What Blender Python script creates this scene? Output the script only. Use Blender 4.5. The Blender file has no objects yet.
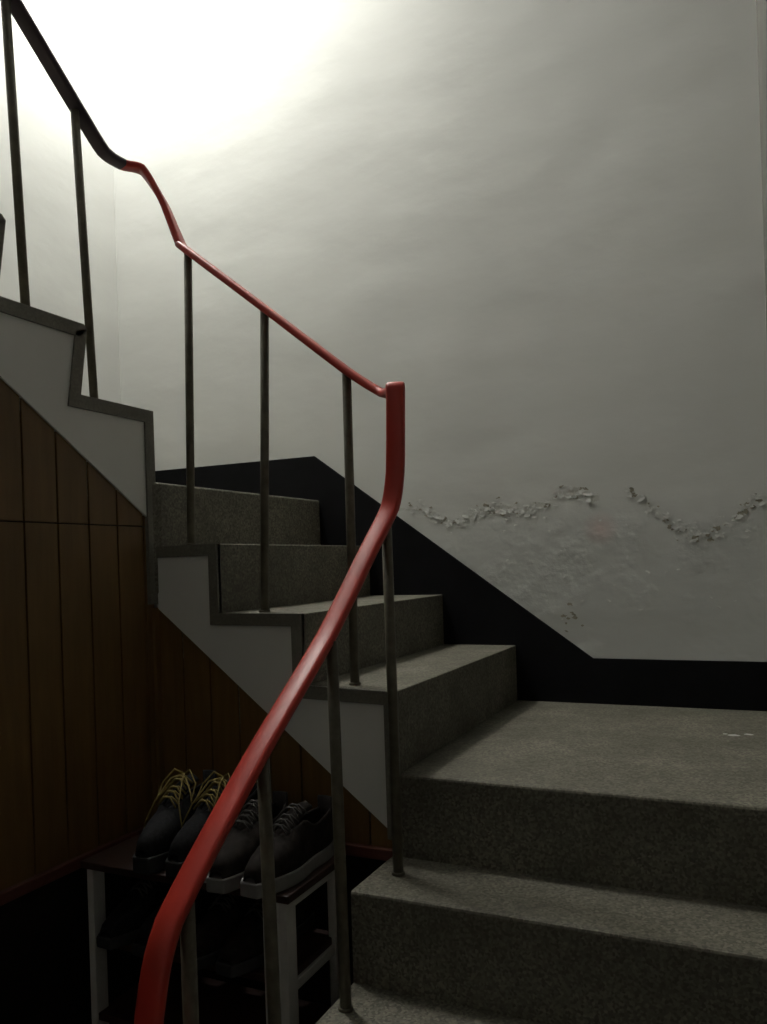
import bpy, bmesh, math, random
from mathutils import Vector, Matrix
random.seed(7)
E=1.543; H=.18
scene=bpy.context.scene
# ------------------------------------------------------------ materials
def new_mat(name):
    m=bpy.data.materials.new(name); m.use_nodes=True
    nt=m.node_tree; b=nt.nodes['Principled BSDF']; return m,nt,b
def N(nt,t,**k):
    n=nt.nodes.new(t)
    for a,v in k.items():
        if a.startswith('i_'): n.inputs[a[2:].replace('_',' ')].default_value=v
        else: setattr(n,a,v)
    return n
def ramp(nt,src,stops):
    r=nt.nodes.new('ShaderNodeValToRGB'); e=r.color_ramp.elements
    e[0].position,e[0].color=stops[0][0],(*stops[0][1],1)
    e[1].position,e[1].color=stops[-1][0],(*stops[-1][1],1)
    for p,c in stops[1:-1]:
        x=e.new(p); x.color=(*c,1)
    nt.links.new(src,r.inputs[0]); return r.outputs[0]
def bump(nt,b,src,strength,dist=.01,prev=None):
    n=N(nt,'ShaderNodeBump'); n.inputs['Strength'].default_value=strength; n.inputs['Distance'].default_value=dist
    nt.links.new(src,n.inputs['Height'])
    if prev: nt.links.new(prev,n.inputs['Normal'])
    nt.links.new(n.outputs[0],b.inputs['Normal']); return n.outputs[0]
def coords(nt): return N(nt,'ShaderNodeTexCoord').outputs['Object']
def noise(nt,co,scale,detail=4,rough=.55):
    n=N(nt,'ShaderNodeTexNoise'); n.inputs['Scale'].default_value=scale; n.inputs['Detail'].default_value=detail; n.inputs['Roughness'].default_value=rough
    nt.links.new(co,n.inputs['Vector']); return n.outputs['Fac']
def math_(nt,op,a,b=None,c=None):
    n=N(nt,'ShaderNodeMath',operation=op)
    for i,v in enumerate((a,b,c)):
        if v is None: continue
        if isinstance(v,(int,float)): n.inputs[i].default_value=v
        else: nt.links.new(v,n.inputs[i])
    return n.outputs[0]
def mix(nt,f,a,b,mode='MIX'):
    n=N(nt,'ShaderNodeMixRGB',blend_type=mode)
    for i,v in enumerate((f,a,b)):
        if isinstance(v,(int,float)): n.inputs[i].default_value=v
        elif isinstance(v,tuple): n.inputs[i].default_value=(*v,1)
        else: nt.links.new(v,n.inputs[i])
    return n.outputs[0]
def simple(name,col,rough=.6,var=.15,scale=25,bmp=.1,metal=0,spec=.5):
    m,nt,b=new_mat(name); co=coords(nt); n=noise(nt,co,scale)
    lo=tuple(c*(1-var) for c in col); hi=tuple(min(1,c*(1+var)) for c in col)
    nt.links.new(ramp(nt,n,[(.3,lo),(.7,hi)]),b.inputs['Base Color'])
    b.inputs['Roughness'].default_value=rough; b.inputs['Metallic'].default_value=metal
    b.inputs['Specular IOR Level'].default_value=spec
    bump(nt,b,n,bmp,.003); return m
def plaster(name,damaged=False,col=(.75,.755,.715)):
    m,nt,b=new_mat(name); co=coords(nt)
    mp=N(nt,'ShaderNodeMapping'); nt.links.new(co,mp.inputs[0]); mp.inputs['Rotation'].default_value=(0,.6,0); mp.inputs['Scale'].default_value=(1,1,2.0)
    n1=noise(nt,co,1.6,3); n2=noise(nt,mp.outputs[0],2.8,4,.43); n3=noise(nt,co,140,2)
    lo=tuple(c*.92 for c in col)
    c=ramp(nt,n1,[(.35,lo),(.65,col)])
    b.inputs['Roughness'].default_value=.8; b.inputs['Specular IOR Level'].default_value=.2
    h=math_(nt,'ADD',math_(nt,'MULTIPLY',n2,1.0),math_(nt,'MULTIPLY',n3,.012))
    prev=bump(nt,b,h,.25,.03)
    if damaged:
        sep=N(nt,'ShaderNodeSeparateXYZ'); nt.links.new(co,sep.inputs[0])
        w=noise(nt,co,4.5,6,.7); w2=noise(nt,co,26,6,.75)
        # wandering fracture line along the damp edge: same profile as the lifted flakes
        x9=math_(nt,'SINE',math_(nt,'MULTIPLY',sep.outputs[0],9.0)); x23=math_(nt,'SINE',math_(nt,'MULTIPLY_ADD',sep.outputs[0],23.0,1.0))
        line=math_(nt,'ADD',math_(nt,'MULTIPLY',x9,.022),math_(nt,'MULTIPLY_ADD',x23,.016,E+.17))
        line=math_(nt,'ADD',line,math_(nt,'MULTIPLY_ADD',w2,.08,-.04))
        dist=math_(nt,'SUBTRACT',sep.outputs[2],line)
        ab=math_(nt,'ABSOLUTE',dist)
        wid=math_(nt,'MULTIPLY',math_(nt,'SUBTRACT',w,.39),.09)
        mask=math_(nt,'LESS_THAN',ab,wid)
        xm=math_(nt,'MULTIPLY',math_(nt,'GREATER_THAN',sep.outputs[0],-1.14),math_(nt,'LESS_THAN',sep.outputs[0],-.44))
        mask=math_(nt,'MULTIPLY',mask,xm)
        c=mix(nt,math_(nt,'MULTIPLY',mask,.28),c,(.42,.40,.32))
        mr=N(nt,'ShaderNodeMapRange'); nt.links.new(math_(nt,'SUBTRACT',sep.outputs[2],math_(nt,'MULTIPLY_ADD',w,.2,E+.04)),mr.inputs[0]); mr.inputs[1].default_value=.05; mr.inputs[2].default_value=-.08
        xb=N(nt,'ShaderNodeMapRange'); nt.links.new(sep.outputs[0],xb.inputs[0]); xb.inputs[1].default_value=-1.25; xb.inputs[2].default_value=-1.05
        below=math_(nt,'MULTIPLY',mr.outputs[0],xb.outputs[0])
        patch=ramp(nt,noise(nt,co,5,3),[(.47,(0,0,0)),(.66,(1,1,1))])
        bl=noise(nt,co,24,4,.6)
        hh=math_(nt,'ADD',math_(nt,'MULTIPLY',math_(nt,'MULTIPLY',bl,below),math_(nt,'ADD',math_(nt,'MULTIPLY',patch,.8),.08)),math_(nt,'MULTIPLY',mask,-.2))
        bump(nt,b,hh,.42,.012,prev)
        c=mix(nt,math_(nt,'MULTIPLY',below,.24),c,(.45,.48,.475))
        d=N(nt,'ShaderNodeVectorMath',operation='DISTANCE'); nt.links.new(co,d.inputs[0]); d.inputs[1].default_value=(-.44,2.557,E+.085)
        pm=N(nt,'ShaderNodeMapRange'); nt.links.new(d.outputs['Value'],pm.inputs[0]); pm.inputs[1].default_value=.06; pm.inputs[2].default_value=.0; pm.inputs[3].default_value=0; pm.inputs[4].default_value=.4
        c=mix(nt,pm.outputs[0],c,(.75,.45,.42))
    nt.links.new(c,b.inputs['Base Color'])
    return m
def terrazzo(name,base=(.168,.158,.122),dark=(.088,.082,.062),con=1.0):
    m,nt,b=new_mat(name); co=coords(nt)
    v=N(nt,'ShaderNodeTexVoronoi'); v.inputs['Scale'].default_value=200; nt.links.new(co,v.inputs['Vector'])
    sp=ramp(nt,v.outputs['Color'],[(.15,tuple(c*(1-.42*con) for c in base)),(.5,base),(.9,tuple(c*(1+.6*con) for c in base))])
    n=noise(nt,co,5,5,.65)
    c=mix(nt,ramp(nt,n,[(.35,(0,0,0)),(.7,(.65,.65,.65))]),sp,dark)
    nt.links.new(c,b.inputs['Base Color'])
    nt.links.new(ramp(nt,n,[(.3,(.5,)*3),(.7,(.75,)*3)]),b.inputs['Roughness'])
    b.inputs['Specular IOR Level'].default_value=.35
    bump(nt,b,math_(nt,'ADD',v.outputs['Distance'],n),.12,.002)
    return m
def wood(name,a,b2,axis='Z',rough=.45):
    m,nt,b=new_mat(name); co=coords(nt)
    mp=N(nt,'ShaderNodeMapping'); nt.links.new(co,mp.inputs[0])
    mp.inputs['Scale'].default_value={'Z':(14,14,1.2),'X':(1.2,14,14)}[axis]
    n=noise(nt,mp.outputs[0],3,8,.65)
    n0=noise(nt,co,3,2)
    c=ramp(nt,n,[(.3,a),(.72,b2)])
    c=mix(nt,ramp(nt,n0,[(.3,(0,0,0)),(.8,(.5,.5,.5))]),c,tuple(x*.5 for x in a))
    nt.links.new(c,b.inputs['Base Color']); b.inputs['Roughness'].default_value=rough
    bump(nt,b,n,.15,.002); return m
M_wall=plaster('plaster_back',True); M_wall2=plaster('plaster_plain')
M_side=plaster('stringer_plaster',False,(.80,.805,.77))
M_ceil=plaster('ceiling_plaster',False,(.6,.6,.57))
M_dim=plaster('bounce_toned_plaster',False,(.48,.475,.45))  # unseen front and side walls, grey chosen to control bounced light
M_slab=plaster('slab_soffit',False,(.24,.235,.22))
M_ter=terrazzo('terrazzo'); M_band=terrazzo('cement_edging',(.190,.182,.150),(.15,.142,.116),.3)
M_floor=terrazzo('terrazzo_floor',(.08,.075,.06),(.05,.045,.035))
M_black=simple('black_skirting_paint',(.006,.006,.007),.6,.3,12,.15,spec=.15)
M_wood=wood('brown_panel_boards',(.150,.083,.024),(.225,.130,.040),rough=.5)
M_batten=wood('reddish_batten',(.10,.034,.024),(.16,.055,.040),'X')
M_dark=simple('dark_gap',(.004,.003,.003),.9,spec=.1)
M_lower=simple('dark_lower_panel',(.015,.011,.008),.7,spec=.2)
M_rail=simple('red_plastic_rail',(.46,.034,.020),.36,.12,9,.06)
M_raild=simple('dark_backlit_rail',(.045,.03,.04),.45,.2,9,.06)  # upper run of the red rail, its backlit darkness put into the colour
M_metal=simple('olive_painted_steel',(.12,.108,.075),.5,.25,40,.1,.2)
M_rackw=simple('white_laminate',(.52,.51,.48),.5,.1,20,.05)
M_rackb=wood('rack_shelf_brown',(.03,.014,.010),(.05,.022,.016),'X')
M_fab=simple('black_shoe_fabric',(.012,.012,.013),.9,.3,120,.4,spec=.2)
M_fab2=simple('brown_shoe_leather',(.020,.016,.014),.85,.3,60,.3,spec=.15)
M_sole=simple('grey_white_rubber',(.16,.155,.15),.7,.12,30,.1)
M_soled=simple('dark_rubber',(.02,.02,.02),.7,.12,30,.1)
M_yel=simple('yellow_lace',(.22,.165,.04),.8,.15,60,.2)
M_whl=simple('grey_lace',(.06,.055,.05),.8,.15,60,.2)
M_flake=simple('paint_flake',(.68,.685,.65),.85,.06,40,.2,spec=.1)
M_ochre=simple('exposed_render',(.34,.32,.25),.9,.3,60,.4)
M_spot=simple('white_paint_spot',(.6,.6,.57),.7,.1,30,.1)
M_base=simple('lamp_base',(.6,.6,.58),.4,.05)
mg,nt,b=new_mat('lamp_glass'); b.inputs['Base Color'].default_value=(.9,.9,.88,1)
b.inputs['Emission Color'].default_value=(1,.99,.96,1); b.inputs['Emission Strength'].default_value=8
# ------------------------------------------------------------ mesh helpers
def obj(name,bm,mats,parent=None,bevel=0,smooth=False,seg=2):
    bmesh.ops.recalc_face_normals(bm,faces=bm.faces)
    me=bpy.data.meshes.new(name); bm.to_mesh(me); bm.free()
    o=bpy.data.objects.new(name,me); scene.collection.objects.link(o)
    for m in (mats if isinstance(mats,(list,tuple)) else [mats]): me.materials.append(m)
    if parent: o.parent=parent
    if bevel:
        md=o.modifiers.new('bevel','BEVEL'); md.width=bevel; md.segments=seg; md.limit_method='ANGLE'
    if smooth:
        for p in me.polygons: p.use_smooth=True
    return o
def empty(name,loc=(0,0,0)):
    o=bpy.data.objects.new(name,None); o.empty_display_size=.1; scene.collection.objects.link(o); return o
def add_prism(bm,bot,top,mi=0):
    vb=[bm.verts.new(p) for p in bot]; vt=[bm.verts.new(p) for p in top]; n=len(vb)
    fs=[bm.faces.new(vb[::-1]),bm.faces.new(vt)]
    for i in range(n): fs.append(bm.faces.new((vb[i],vb[(i+1)%n],vt[(i+1)%n],vt[i])))
    for f in fs: f.material_index=mi
def prism(bm,pts,z0,z1,mi=0): add_prism(bm,[(x,y,z0) for x,y in pts],[(x,y,z1) for x,y in pts],mi)
def box(bm,x0,x1,y0,y1,z0,z1,mi=0): prism(bm,[(x0,y0),(x1,y0),(x1,y1),(x0,y1)],z0,z1,mi)
def plate(bm,poly,mapf,t0,t1,mi=0): add_prism(bm,[mapf(s,z,t0) for s,z in poly],[mapf(s,z,t1) for s,z in poly],mi)
def offset_path(pts,w):
    out=[]
    for i,p in enumerate(pts):
        p=Vector(p); ns=[]
        if i>0: d=(p-Vector(pts[i-1])).normalized(); ns.append(Vector((-d.y,d.x)))
        if i<len(pts)-1: d=(Vector(pts[i+1])-p).normalized(); ns.append(Vector((-d.y,d.x)))
        n=sum(ns,Vector((0,0))); n.normalize(); k=w/max(.3,n.dot(ns[0])); out.append(tuple(p+n*k))
    return out
def tube(bm,pts,r,seg=10,mi=0):
    rings=[]
    for i,p in enumerate(pts):
        p=Vector(p); a=Vector(pts[max(0,i-1)]); c=Vector(pts[min(len(pts)-1,i+1)]); t=(c-a).normalized()
        x=t.cross(Vector((0.3,.1,1)) if abs(t.z)<.9 else Vector((1,0,0))).normalized(); y=t.cross(x)
        rings.append([bm.verts.new(p+x*r*math.cos(2*math.pi*k/seg)+y*r*math.sin(2*math.pi*k/seg)) for k in range(seg)])
    for a,c in zip(rings,rings[1:]):
        for k in range(seg):
            f=bm.faces.new((a[k],a[(k+1)%seg],c[(k+1)%seg],c[k])); f.material_index=mi; f.smooth=True
    for r_ in (rings[0][::-1],rings[-1]): bm.faces.new(r_).material_index=mi
# ------------------------------------------------------------ plan
UL,UR,VB=-2.37,.045,2.557
Z=lambda k: E+k*H
z={-3:Z(-7.57),-2:Z(-6.57),-1:Z(-5.57),0:Z(-4.57),1:Z(-3.57),2:Z(-2.57),3:Z(-1.57),4:Z(-.63),5:Z(.35),6:Z(1.31),7:Z(2.37),8:Z(3.33),9:Z(4.33),10:Z(5.33),11:Z(6.33)}
def vline(u): return 1.592+.1256*(-.71-u)
US=-1.46; ZT=E+2.95; VF=-1.3
# room
bm=bmesh.new(); box(bm,UL-.12,UR+1.1,VB,VB+.12,-.05,ZT); obj('wall_back',bm,M_wall)
bm=bmesh.new(); box(bm,UL-.12,UL,VF,VB,-.05,ZT); obj('wall_left',bm,M_wall2)
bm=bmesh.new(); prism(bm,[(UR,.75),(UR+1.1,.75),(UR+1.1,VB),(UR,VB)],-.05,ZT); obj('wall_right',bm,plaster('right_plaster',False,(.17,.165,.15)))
bm=bmesh.new(); box(bm,UR+1.1,UR+1.22,VF,.75,-.05,ZT); obj('wall_side',bm,M_dim)
bm=bmesh.new(); box(bm,UL-.12,UR+1.22,VF-.12,VF,-.05,ZT); obj('wall_front',bm,M_dim)
bm=bmesh.new(); box(bm,UL-.12,UR+1.22,VF-.12,VB+.12,-.1,0); obj('floor',bm,M_floor)
bm=bmesh.new(); box(bm,UL-.12,UR+1.22,VF-.12,VB+.12,ZT,ZT+.1); obj('ceiling',bm,M_ceil)
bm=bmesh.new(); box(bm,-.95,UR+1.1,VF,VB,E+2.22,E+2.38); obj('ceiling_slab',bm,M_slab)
# skirting
bm=bmesh.new()
mb=lambda s,zz,t:(s,VB-t,zz)
plate(bm,[(UR,Z(-1.78)),(-.474,Z(-1.78)),(-1.456,Z(2.22)),(UL,Z(2.24)),(UL,Z(1.2)),(-1.53,Z(1.2)),(-1.5,Z(.2)),(-1.0,Z(-2.7)),(UR,Z(-2.7))],mb,.006,-.01)
obj('baseboard_back',bm,M_black,bevel=.002)
bm=bmesh.new(); ml=lambda s,zz,t:(UL+t,s,zz)
plate(bm,[(VB,Z(2.24)),(1.9,Z(2.24)),(.6,Z(7.8)),(.6,Z(6.9)),(1.75,Z(1.2)),(VB,Z(1.2))],ml,.006,-.01)
obj('baseboard_left',bm,M_black,bevel=.002)
# ------------------------------------------------------------ staircase
st=empty('staircase')
fr={1:1.39,0:1.19,-1:.98,-2:.77,-3:.56}; G=.0015
for k in (-3,-2,-1,0,1):
    bm=bmesh.new(); box(bm,-.745,UR-G,fr[k],fr.get(k+1,1.59)+.02,0,z[k]); obj('step_%d'%(k+4),bm,M_ter,st,.006)
S3=-.724
bm=bmesh.new(); prism(bm,[(-.724,1.59),(UR-G,1.59),(UR-G,VB-G),(-.724,VB-G)],z[2]-.6,z[2]); obj('landing_lower',bm,M_ter,st,.006)
inn={3:S3,4:-.975,5:-1.235,6:-1.447,7:US}; out={3:-.722,4:-.972,5:-1.245,6:-1.44}
e=.0095
for k in (3,4,5):
    a,c=inn[k]-.001,inn[k+1]-.02; bo,d=out[k],out[k+1]-.02
    bm=bmesh.new(); prism(bm,[(a,vline(a)+e),(bo,VB-G),(d,VB-G),(c,vline(c)+e)],z[k]-.30,z[k]-.0005); obj('step_%d'%(k+4),bm,M_ter,st,.003)
bm=bmesh.new(); prism(bm,[(-1.447,1.70),(-1.44,VB-G),(UL+G,VB-G),(UL+G,1.66),(US,1.66)],z[6]-.30,z[6]); obj('landing_upper',bm,M_ter,st,.006)
vr={7:1.69,8:1.465,9:1.24,10:1.015,11:.79}; UC=.028
for k in (7,8,9,10,11):
    vb=vr.get(k+1,.2); foot=vb-.045
    bm=bmesh.new()
    pr=[(vr[k],z[k]),(vr[k]-UC if k>7 else vr[k],z[k]-H-.0),(vr[k]-.3,z[k]-H-.1),(foot-.05,z[k]-.2),(foot-.05,z[k])]
    plate(bm,pr,lambda s,zz,t:(t,s,zz),US-e,UL+G); obj('step_%d'%(k+4),bm,M_ter,st,.006)
# stringer, middle flight
m2=lambda s,zz,t:(s,vline(s)+t,zz)
low2=lambda u:E-.10+(US-u)*.68
prof=[(S3,Z(-3.38)),(S3,z[3]),(inn[4],z[3]),(inn[4],z[4]),(inn[5],z[4]),(inn[5],z[5]),(US,z[5])]
bm=bmesh.new(); plate(bm,prof+[(US,low2(US))],m2,0,.010); obj('stringer_face_middle',bm,M_side,st)
bm=bmesh.new()
op=offset_path(prof,.03)
for i in range(len(prof)-1): plate(bm,[prof[i],prof[i+1],op[i+1],op[i]],m2,-.005,.0118)
bmesh.ops.remove_doubles(bm,verts=bm.verts,dist=.0005); obj('stringer_band_middle',bm,M_band,st)
# stringer, upper flight
m3=lambda s,zz,t:(US-t,s,zz)
p3=[(1.69,E-.09),(1.69,z[7])]
for k in (8,9,10,11): p3+=[(vr[k]-UC,z[k-1]),(vr[k]-.002,z[k]-.010),(vr[k]-.012,z[k])]
p3+=[(.6,z[11])]
bm=bmesh.new(); plate(bm,p3+[(.6,E+.138+.63*1.09),(1.665,E+.138),(1.665,E-.09)],m3,0,.010); obj('stringer_face_upper',bm,M_side,st)
op=offset_path(p3,.033); bm=bmesh.new()
for i in range(len(p3)-1): plate(bm,[p3[i],p3[i+1],op[i+1],op[i]],m3,-.005,.0118)
bmesh.ops.remove_doubles(bm,verts=bm.verts,dist=.0005); obj('stringer_band_upper',bm,M_band,st)
# ------------------------------------------------------------ wood paneling
wp=empty('wood_paneling')
def boards(bm,s0,s1,top,mapf,wd,zb):
    s=s0
    while s<s1-1e-4:
        e1=min(s+wd,s1); g=.0024
        plate(bm,[(s+g,zb),(e1-g,zb),(e1-g,top(e1-g)),(s+g,top(s+g))],mapf,.0,.012); s=e1
ztop3=lambda v:E+.138+(1.69-v)*.63
bm=bmesh.new()
mp3=lambda s,zz,t:(US-.006-t,s,zz)
boards(bm,-.25,1.685,lambda v:min(ztop3(v),E+.115),mp3,.095,E-.68)
boards(bm,-.25,1.66,lambda v:max(ztop3(v),E+.119),mp3,.095,E+.118)
obj('boards_upper_flight',bm,M_wood,wp,.001)
bm=bmesh.new()
mp2=lambda s,zz,t:(s,vline(s)+.006+t,zz)
boards(bm,US-.01,-.735,lambda u:low2(u),mp2,.095,E-.64)
box(bm,US-.012,US+.004,1.672,1.70,E-.66,E-.10)
obj('boards_middle_flight',bm,M_wood,wp,.001)
bm=bmesh.new()
plate(bm,[(-.25,0),(1.69,0),(1.69,ztop3(1.68)-.01),(-.25,ztop3(-.25)-.01)],mp3,.013,.03)
plate(bm,[(US-.02,0),(S3-.005,0),(S3-.005,E-.62),(US-.02,low2(US)-.01)],mp2,.013,.03)
obj('backing',bm,M_dark,wp)
bm=bmesh.new()
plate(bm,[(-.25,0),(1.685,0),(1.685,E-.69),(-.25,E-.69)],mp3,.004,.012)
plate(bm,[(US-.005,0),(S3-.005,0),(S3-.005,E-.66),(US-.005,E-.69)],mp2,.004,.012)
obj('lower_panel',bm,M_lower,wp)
bm=bmesh.new()
plate(bm,[(-.25,E-.695),(1.68,E-.69),(1.68,E-.665),(-.25,E-.67)],mp3,-.015,.01)
plate(bm,[(US,E-.69),(S3-.005,E-.655),(S3-.005,E-.63),(US,E-.665)],mp2,-.015,.01)
obj('batten',bm,M_batten,wp,.002)
# ------------------------------------------------------------ handrail
hr=empty('handrail')
R=[(-.733,.79,-.75,90),(-.730,.803,-.579,90),(-.724,.84,-.469,90),(-.726,1.053,-.302,90),(-.724,1.295,-.13,90),(-.706,1.45,.03,90),
(-.69,1.52,.115,90),(-.682,1.535,.19,90),(-.680,1.545,.345,92),(-.684,1.555,.375,115),(-.709,1.60,.374,150),(-.754,1.645,.383,172),(-.854,1.665,.451,178),(-1.10,1.70,.648,180),(-1.35,1.725,.848,180),(-1.382,1.735,.878,185),(-1.435,1.735,1.0,200),
(-1.49,1.72,1.095,225),(-1.52,1.675,1.098,255),(-1.525,1.61,1.105,268),(-1.525,1.515,1.18,270),(-1.525,1.30,1.36,270),(-1.525,.8,1.77,270)]
def cr(a,b_,c,d,t):
    return [0.5*((2*b_[i])+(-a[i]+c[i])*t+(2*a[i]-5*b_[i]+4*c[i]-d[i])*t*t+(-a[i]+3*b_[i]-3*c[i]+d[i])*t**3) for i in range(4)]
P=[]
for i in range(len(R)-1):
    a=R[max(0,i-1)];d=R[min(len(R)-1,i+2)]
    for k in range(6): 
        q=cr(a,R[i],R[i+1],d,k/6); l=[R[i][j]+(R[i+1][j]-R[i][j])*k/6 for j in range(4)]
        P.append([.6*q[j]+.4*l[j] for j in range(4)])
P.append(list(R[-1]))
bm=bmesh.new(); rings=[]
W,T=.0205,.0095
sec=[]
for k in range(16):
    a=2*math.pi*k/16; c,s=math.cos(a),math.sin(a)
    sec.append((W*math.copysign(abs(c)**.45,c),T*math.copysign(abs(s)**.6,s)))
for i,p in enumerate(P):
    q=Vector(p[:3]); t=(Vector(P[min(i+1,len(P)-1)][:3])-Vector(P[max(i-1,0)][:3])).normalized()
    h=math.radians(p[3]); r=Vector((math.sin(h),-math.cos(h),0)); r=(r-t*r.dot(t)).normalized(); n=r.cross(t)
    rings.append([bm.verts.new(q+r*x+n*y+Vector((0,0,E))) for x,y in sec])
for i,(a,c) in enumerate(zip(rings,rings[1:])):
    for k in range(16):
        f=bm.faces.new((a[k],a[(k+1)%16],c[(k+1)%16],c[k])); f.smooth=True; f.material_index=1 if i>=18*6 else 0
bm.faces.new(rings[0]); bm.faces.new(rings[-1][::-1])
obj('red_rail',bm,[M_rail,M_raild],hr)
B=[((-1.525,1.345),z[8],(-1.525,1.315,1.33)),((-1.52,1.545),z[7],(-1.525,1.515,1.165)),((-1.368,1.722),z[5],(-1.35,1.724,.845)),((-1.122,1.692),z[4],(-1.098,1.698,.642)),((-.860,1.665),z[3],(-.856,1.665,.445)),
((-.688,1.50),z[1],(-.690,1.50,.085)),((-.712,1.30),z[0],(-.712,1.29,-.14)),((-.718,1.08),z[-1],(-.722,1.07,-.295)),((-.715,.87),z[-2],(-.718,.87,-.455)),((-1.525,1.10),z[9],(-1.525,1.09,1.51)),((-1.525,.88),z[10],(-1.525,.88,1.69))]
bm=bmesh.new()
for (u,v),zb,(tu,tv,tz) in B:
    tube(bm,[(u,v,zb),((u+tu)/2,(v+tv)/2,(zb+E+tz)/2),(tu,tv,E+tz)],.0108,12)
    tube(bm,[(u,v,zb),(u,v,zb+.006)],.014,12)
obj('balusters',bm,M_metal,hr)
# ------------------------------------------------------------ shoe rack
rk=empty('shoe_rack'); x0,x1,y0,y1=-1.345,-.835,1.30,1.52; zt=E-.628
bm=bmesh.new()
for xa in (x0,x1-.018):
    box(bm,xa,xa+.018,y0,y0+.035,0,zt-.016); box(bm,xa,xa+.018,y1-.03,y1,0,zt-.016)
box(bm,x1-.055,x1-.018,y0,y0+.012,0,zt-.016)
for k in range(6):
    zz=zt-.018-.165*k
    for xa in (x0+.001,x1-.017): box(bm,xa,xa+.014,y0+.02,y1-.02,max(zz-.02,.01),max(zz-.0,.02))
obj('side_frames',bm,M_rackw,rk,.002)
bm=bmesh.new()
for k in range(1,6): box(bm,x0+.01,x1-.01,y0+.004,y1-.004,zt-.018-.165*k,zt-.002-.165*k)
box(bm,x0-.01,x1+.01,y0-.008,y1+.005,zt-.016,zt)
obj('shelves',bm,M_rackb,rk,.002)
# ------------------------------------------------------------ shoes
def shoe(name,loc,rot,mu,ms,mlace,L=.27,loops=True,sz=1.0):
    root=empty(name); S=20
    def w(t): return .040*(math.sin(math.pi*min(1,max(0,(t*.93+.045))))**.38)*(1.0+.18*math.exp(-((t-.70)/.2)**2)-.12*math.exp(-((t-.38)/.14)**2))
    def hh(t):
        pts=[(0,.082),(.12,.078),(.28,.072),(.42,.082),(.55,.066),(.7,.048),(.85,.038),(.95,.028),(1,.012)]
        for (a,x),(c,y) in zip(pts,pts[1:]):
            if t<=c: f=(t-a)/(c-a); f=f*f*(3-2*f); return x+(y-x)*f
        return .012
    def gap(t):
        if t<.34: return math.radians(50)
        if t<.62: return math.radians(50-(t-.34)/.28*34)
        return 0
    bm=bmesh.new(); K=9
    for side in (1,-1):
        prev=None
        for i in range(S+1):
            t=i/S; row=[]
            for k in range(K+1):
                ph=(math.pi/2-gap(t))*k/K
                x=w(t)*abs(math.cos(ph))**.75*side
                if gap(t)==0 and k==K: x=0
                row.append(bm.verts.new((x,(t-.5)*L,.022+hh(t)*math.sin(ph)**.8)))
            if prev:
                for k in range(K): bm.faces.new((prev[k],prev[k+1],row[k+1],row[k]))
            prev=row
    bmesh.ops.remove_doubles(bm,verts=bm.verts,dist=.001)
    hv=[bm.verts.new((w(0)*math.cos(a),-.5*L-.006*math.sin(a),zz)) for zz in (.022,.10) for a in [math.pi*j/6 for j in range(7)]]
    for j in range(6): bm.faces.new((hv[j],hv[j+1],hv[j+8],hv[j+7]))
    o=obj('upper',bm,mu,root,smooth=True); md=o.modifiers.new('s','SOLIDIFY'); md.thickness=.004
    bm=bmesh.new(); prev=None
    for i in range(7):
        t=.64-.36*i/6; row=[bm.verts.new((.019*s_,(t-.5)*L,.016+hh(max(t,.42))*(1-.10*abs(s_))+.012*i/6)) for s_ in (-1,-.5,0,.5,1)]
        if prev:
            for k in range(4): bm.faces.new((prev[k],prev[k+1],row[k+1],row[k]))
        prev=row
    o=obj('tongue',bm,mu,root,smooth=True); md=o.modifiers.new('s','SOLIDIFY'); md.thickness=.004
    bm=bmesh.new(); pts=[(w(i/S)+.004,(i/S-.5)*L*1.03) for i in range(S+1)]+[(-w(i/S)-.004,(i/S-.5)*L*1.03) for i in range(S,-1,-1)]
    prism(bm,pts,0,.024); obj('sole',bm,ms,root,.003)
    bm=bmesh.new(); pts=[(w(i/S)-.004,(i/S-.5)*L*.96) for i in range(1,S)]+[(-w(i/S)+.004,(i/S-.5)*L*.96) for i in range(S-1,0,-1)]
    prism(bm,pts,.027,.03); obj('insole',bm,M_soled,root)
    bm=bmesh.new()
    for i in range(5):
        t=.40+.052*i; y=(t-.5)*L; zz=.028+hh(t)*.98
        for s_ in (1,-1):
            tube(bm,[(-.024*s_,y,zz-.008),(-.008*s_,y+.004,zz+.003),(.008*s_,y+.010,zz+.003),(.024*s_,y+.014,zz-.010)],.0018,6)
    if loops:
        y=(.39-.5)*L; zz=.028+hh(.4)
        for s_ in (1,-1):
            tube(bm,[(0,y,zz+.004),(.02*s_,y+.008,zz+.012),(.042*s_,y+.02,zz-.006),(.045*s_,y+.045,zz-.03),(.035*s_,y+.03,zz-.02),(.012*s_,y+.012,zz)],.0016,6)
            tube(bm,[(0,y,zz+.004),(.015*s_,y+.03,zz+.002),(.03*s_,y+.07,zz-.026),(.046*s_,y+.085,zz-.055),(.05*s_,y+.088,zz-.08)],.0016,6)
    obj('laces',bm,mlace,root)
    root.location=loc; root.rotation_euler=(0,0,rot); root.scale=(1,1,sz); return root
pi=math.pi
shoe('sneaker',(-1.185,1.415,zt+.001),pi+.10,M_fab,M_soled,M_yel,sz=1.45)
shoe('sneaker',(-1.085,1.42,zt+.001),pi-.05,M_fab,M_soled,M_yel,sz=1.45)
shoe('sneaker',(-.975,1.39,zt+.001),pi+.08,M_fab2,M_sole,M_whl,loops=False,sz=1.2)
shoe('sneaker',(-.882,1.395,zt+.001),pi-.06,M_fab2,M_sole,M_whl,loops=False,sz=1.2)
z2=zt-.001-.165
for i,u in enumerate((-1.265,-1.165,-1.045,-.95)): shoe('sneaker',(u,1.405,z2),pi+random.uniform(-.1,.1),(M_fab,M_fab2)[i//2],M_soled,M_whl,loops=False)
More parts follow.
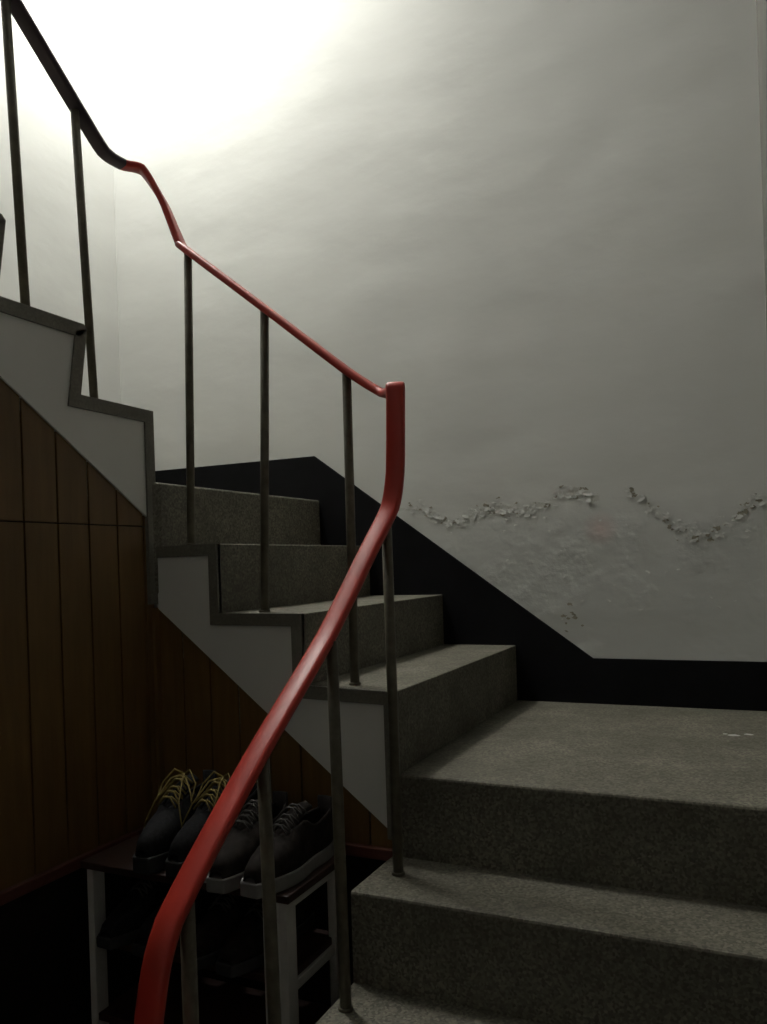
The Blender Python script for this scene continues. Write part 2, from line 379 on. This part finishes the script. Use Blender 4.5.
# ------------------------------------------------------------ peeling paint
def noisy(u): return .17+.022*math.sin(u*9)+.016*math.sin(u*23+1)
bm=bmesh.new()
def flake(u,zz,r,mi=0,st=1.7):
    # ragged chip: thin, one edge slightly lifted from the wall
    n=random.randint(7,12); a0=random.random()*6; tilt=random.uniform(.08,.32); ta=random.uniform(-2.4,-.7); sk=random.uniform(-.5,.5)
    vs=[]
    for k in range(n):
        a=a0+2*math.pi*k/n; rr=r*random.uniform(.35,1.35); x=rr*math.cos(a)*st; y=rr*math.sin(a)+sk*x*.5
        off=.0012 if mi else .0012+max(0,(x*math.cos(ta)+y*math.sin(ta)))*tilt
        vs.append(bm.verts.new((u+x,VB-off,E+zz+y)))
    c=bm.verts.new((u,VB-(.001 if mi else .0016),E+zz))
    for k in range(n): bm.faces.new((vs[k],vs[(k+1)%n],c)).material_index=mi
for i in range(170):
    u=-1.12+.67*random.random()**.8
    s_=random.gauss(0,1)
    flake(u,noisy(u)+s_*.014-.004,random.uniform(.002,.009)*(1 if abs(s_)<1.2 else .6),1 if random.random()<.25 else 0)
for i in range(130):
    t=random.random(); 
    u,zz=((-.36+.16*t,.20-.13*t) if i%3==0 else ((-.22+.13*t,.065-.01*t) if i%3==1 else (-.09+.13*t,.06+.12*t)))
    flake(u,zz+random.gauss(0,.013),random.uniform(.002,.008),1 if random.random()<.28 else 0,1.3)
for i in range(26): flake(random.uniform(-1.0,.0),random.uniform(-.2,.12),random.uniform(.002,.006),0)
for i in range(12): flake(-.55+random.gauss(0,.02),-.22+random.gauss(0,.03),random.uniform(.002,.006),1)
obj('peeling_paint',bm,[M_flake,M_ochre])
bm=bmesh.new()
for (u,v,r) in ((-.065,2.19,.013),(-.03,2.21,.010),(-.085,2.20,.006)):
    vs=[bm.verts.new((u+r*1.2*random.uniform(.7,1.2)*math.cos(a),v+r*random.uniform(.6,1.1)*math.sin(a),z[2]+.0015)) for a in [k*.7 for k in range(9)]]; bm.faces.new(vs)
obj('paint_spots',bm,M_spot)
# ------------------------------------------------------------ lamp
lp=empty('ceiling_lamp'); LU,LV=-2.0,2.1
bm=bmesh.new(); bmesh.ops.create_cone(bm,cap_ends=True,segments=32,radius1=.14,radius2=.14,depth=.03,matrix=Matrix.Translation((LU,LV,ZT-.015))); obj('base',bm,M_base,lp,.004)
bm=bmesh.new(); bmesh.ops.create_uvsphere(bm,u_segments=32,v_segments=16,radius=.12,matrix=Matrix.Translation((LU,LV,ZT-.03))@Matrix.Diagonal((1,1,.4,1))); obj('glass_dome',bm,mg,lp,smooth=True)
L=bpy.data.lights.new('bulb','POINT'); L.energy=90; L.shadow_soft_size=.10; L.color=(1,.99,.965)
lo=bpy.data.objects.new('bulb',L); lo.location=(LU,LV,ZT-.2); scene.collection.objects.link(lo); lo.parent=lp
w=bpy.data.worlds.new('world'); scene.world=w; w.use_nodes=True; w.node_tree.nodes['Background'].inputs[0].default_value=(.02,.02,.02,1)
# ------------------------------------------------------------ camera
cam=bpy.data.cameras.new('camera'); co_=bpy.data.objects.new('camera',cam); scene.collection.objects.link(co_); scene.camera=co_
cam.sensor_width=36; cam.lens=28.125; cam.shift_y=51/1024; cam.clip_start=.02
co_.matrix_world=Matrix.Translation((0,0,E))@Matrix.Rotation(math.radians(25),4,'Z')@Matrix.Rotation(math.radians(90),4,'X')@Matrix.Rotation(-.032,4,'Z')
scene.view_settings.view_transform='Standard'
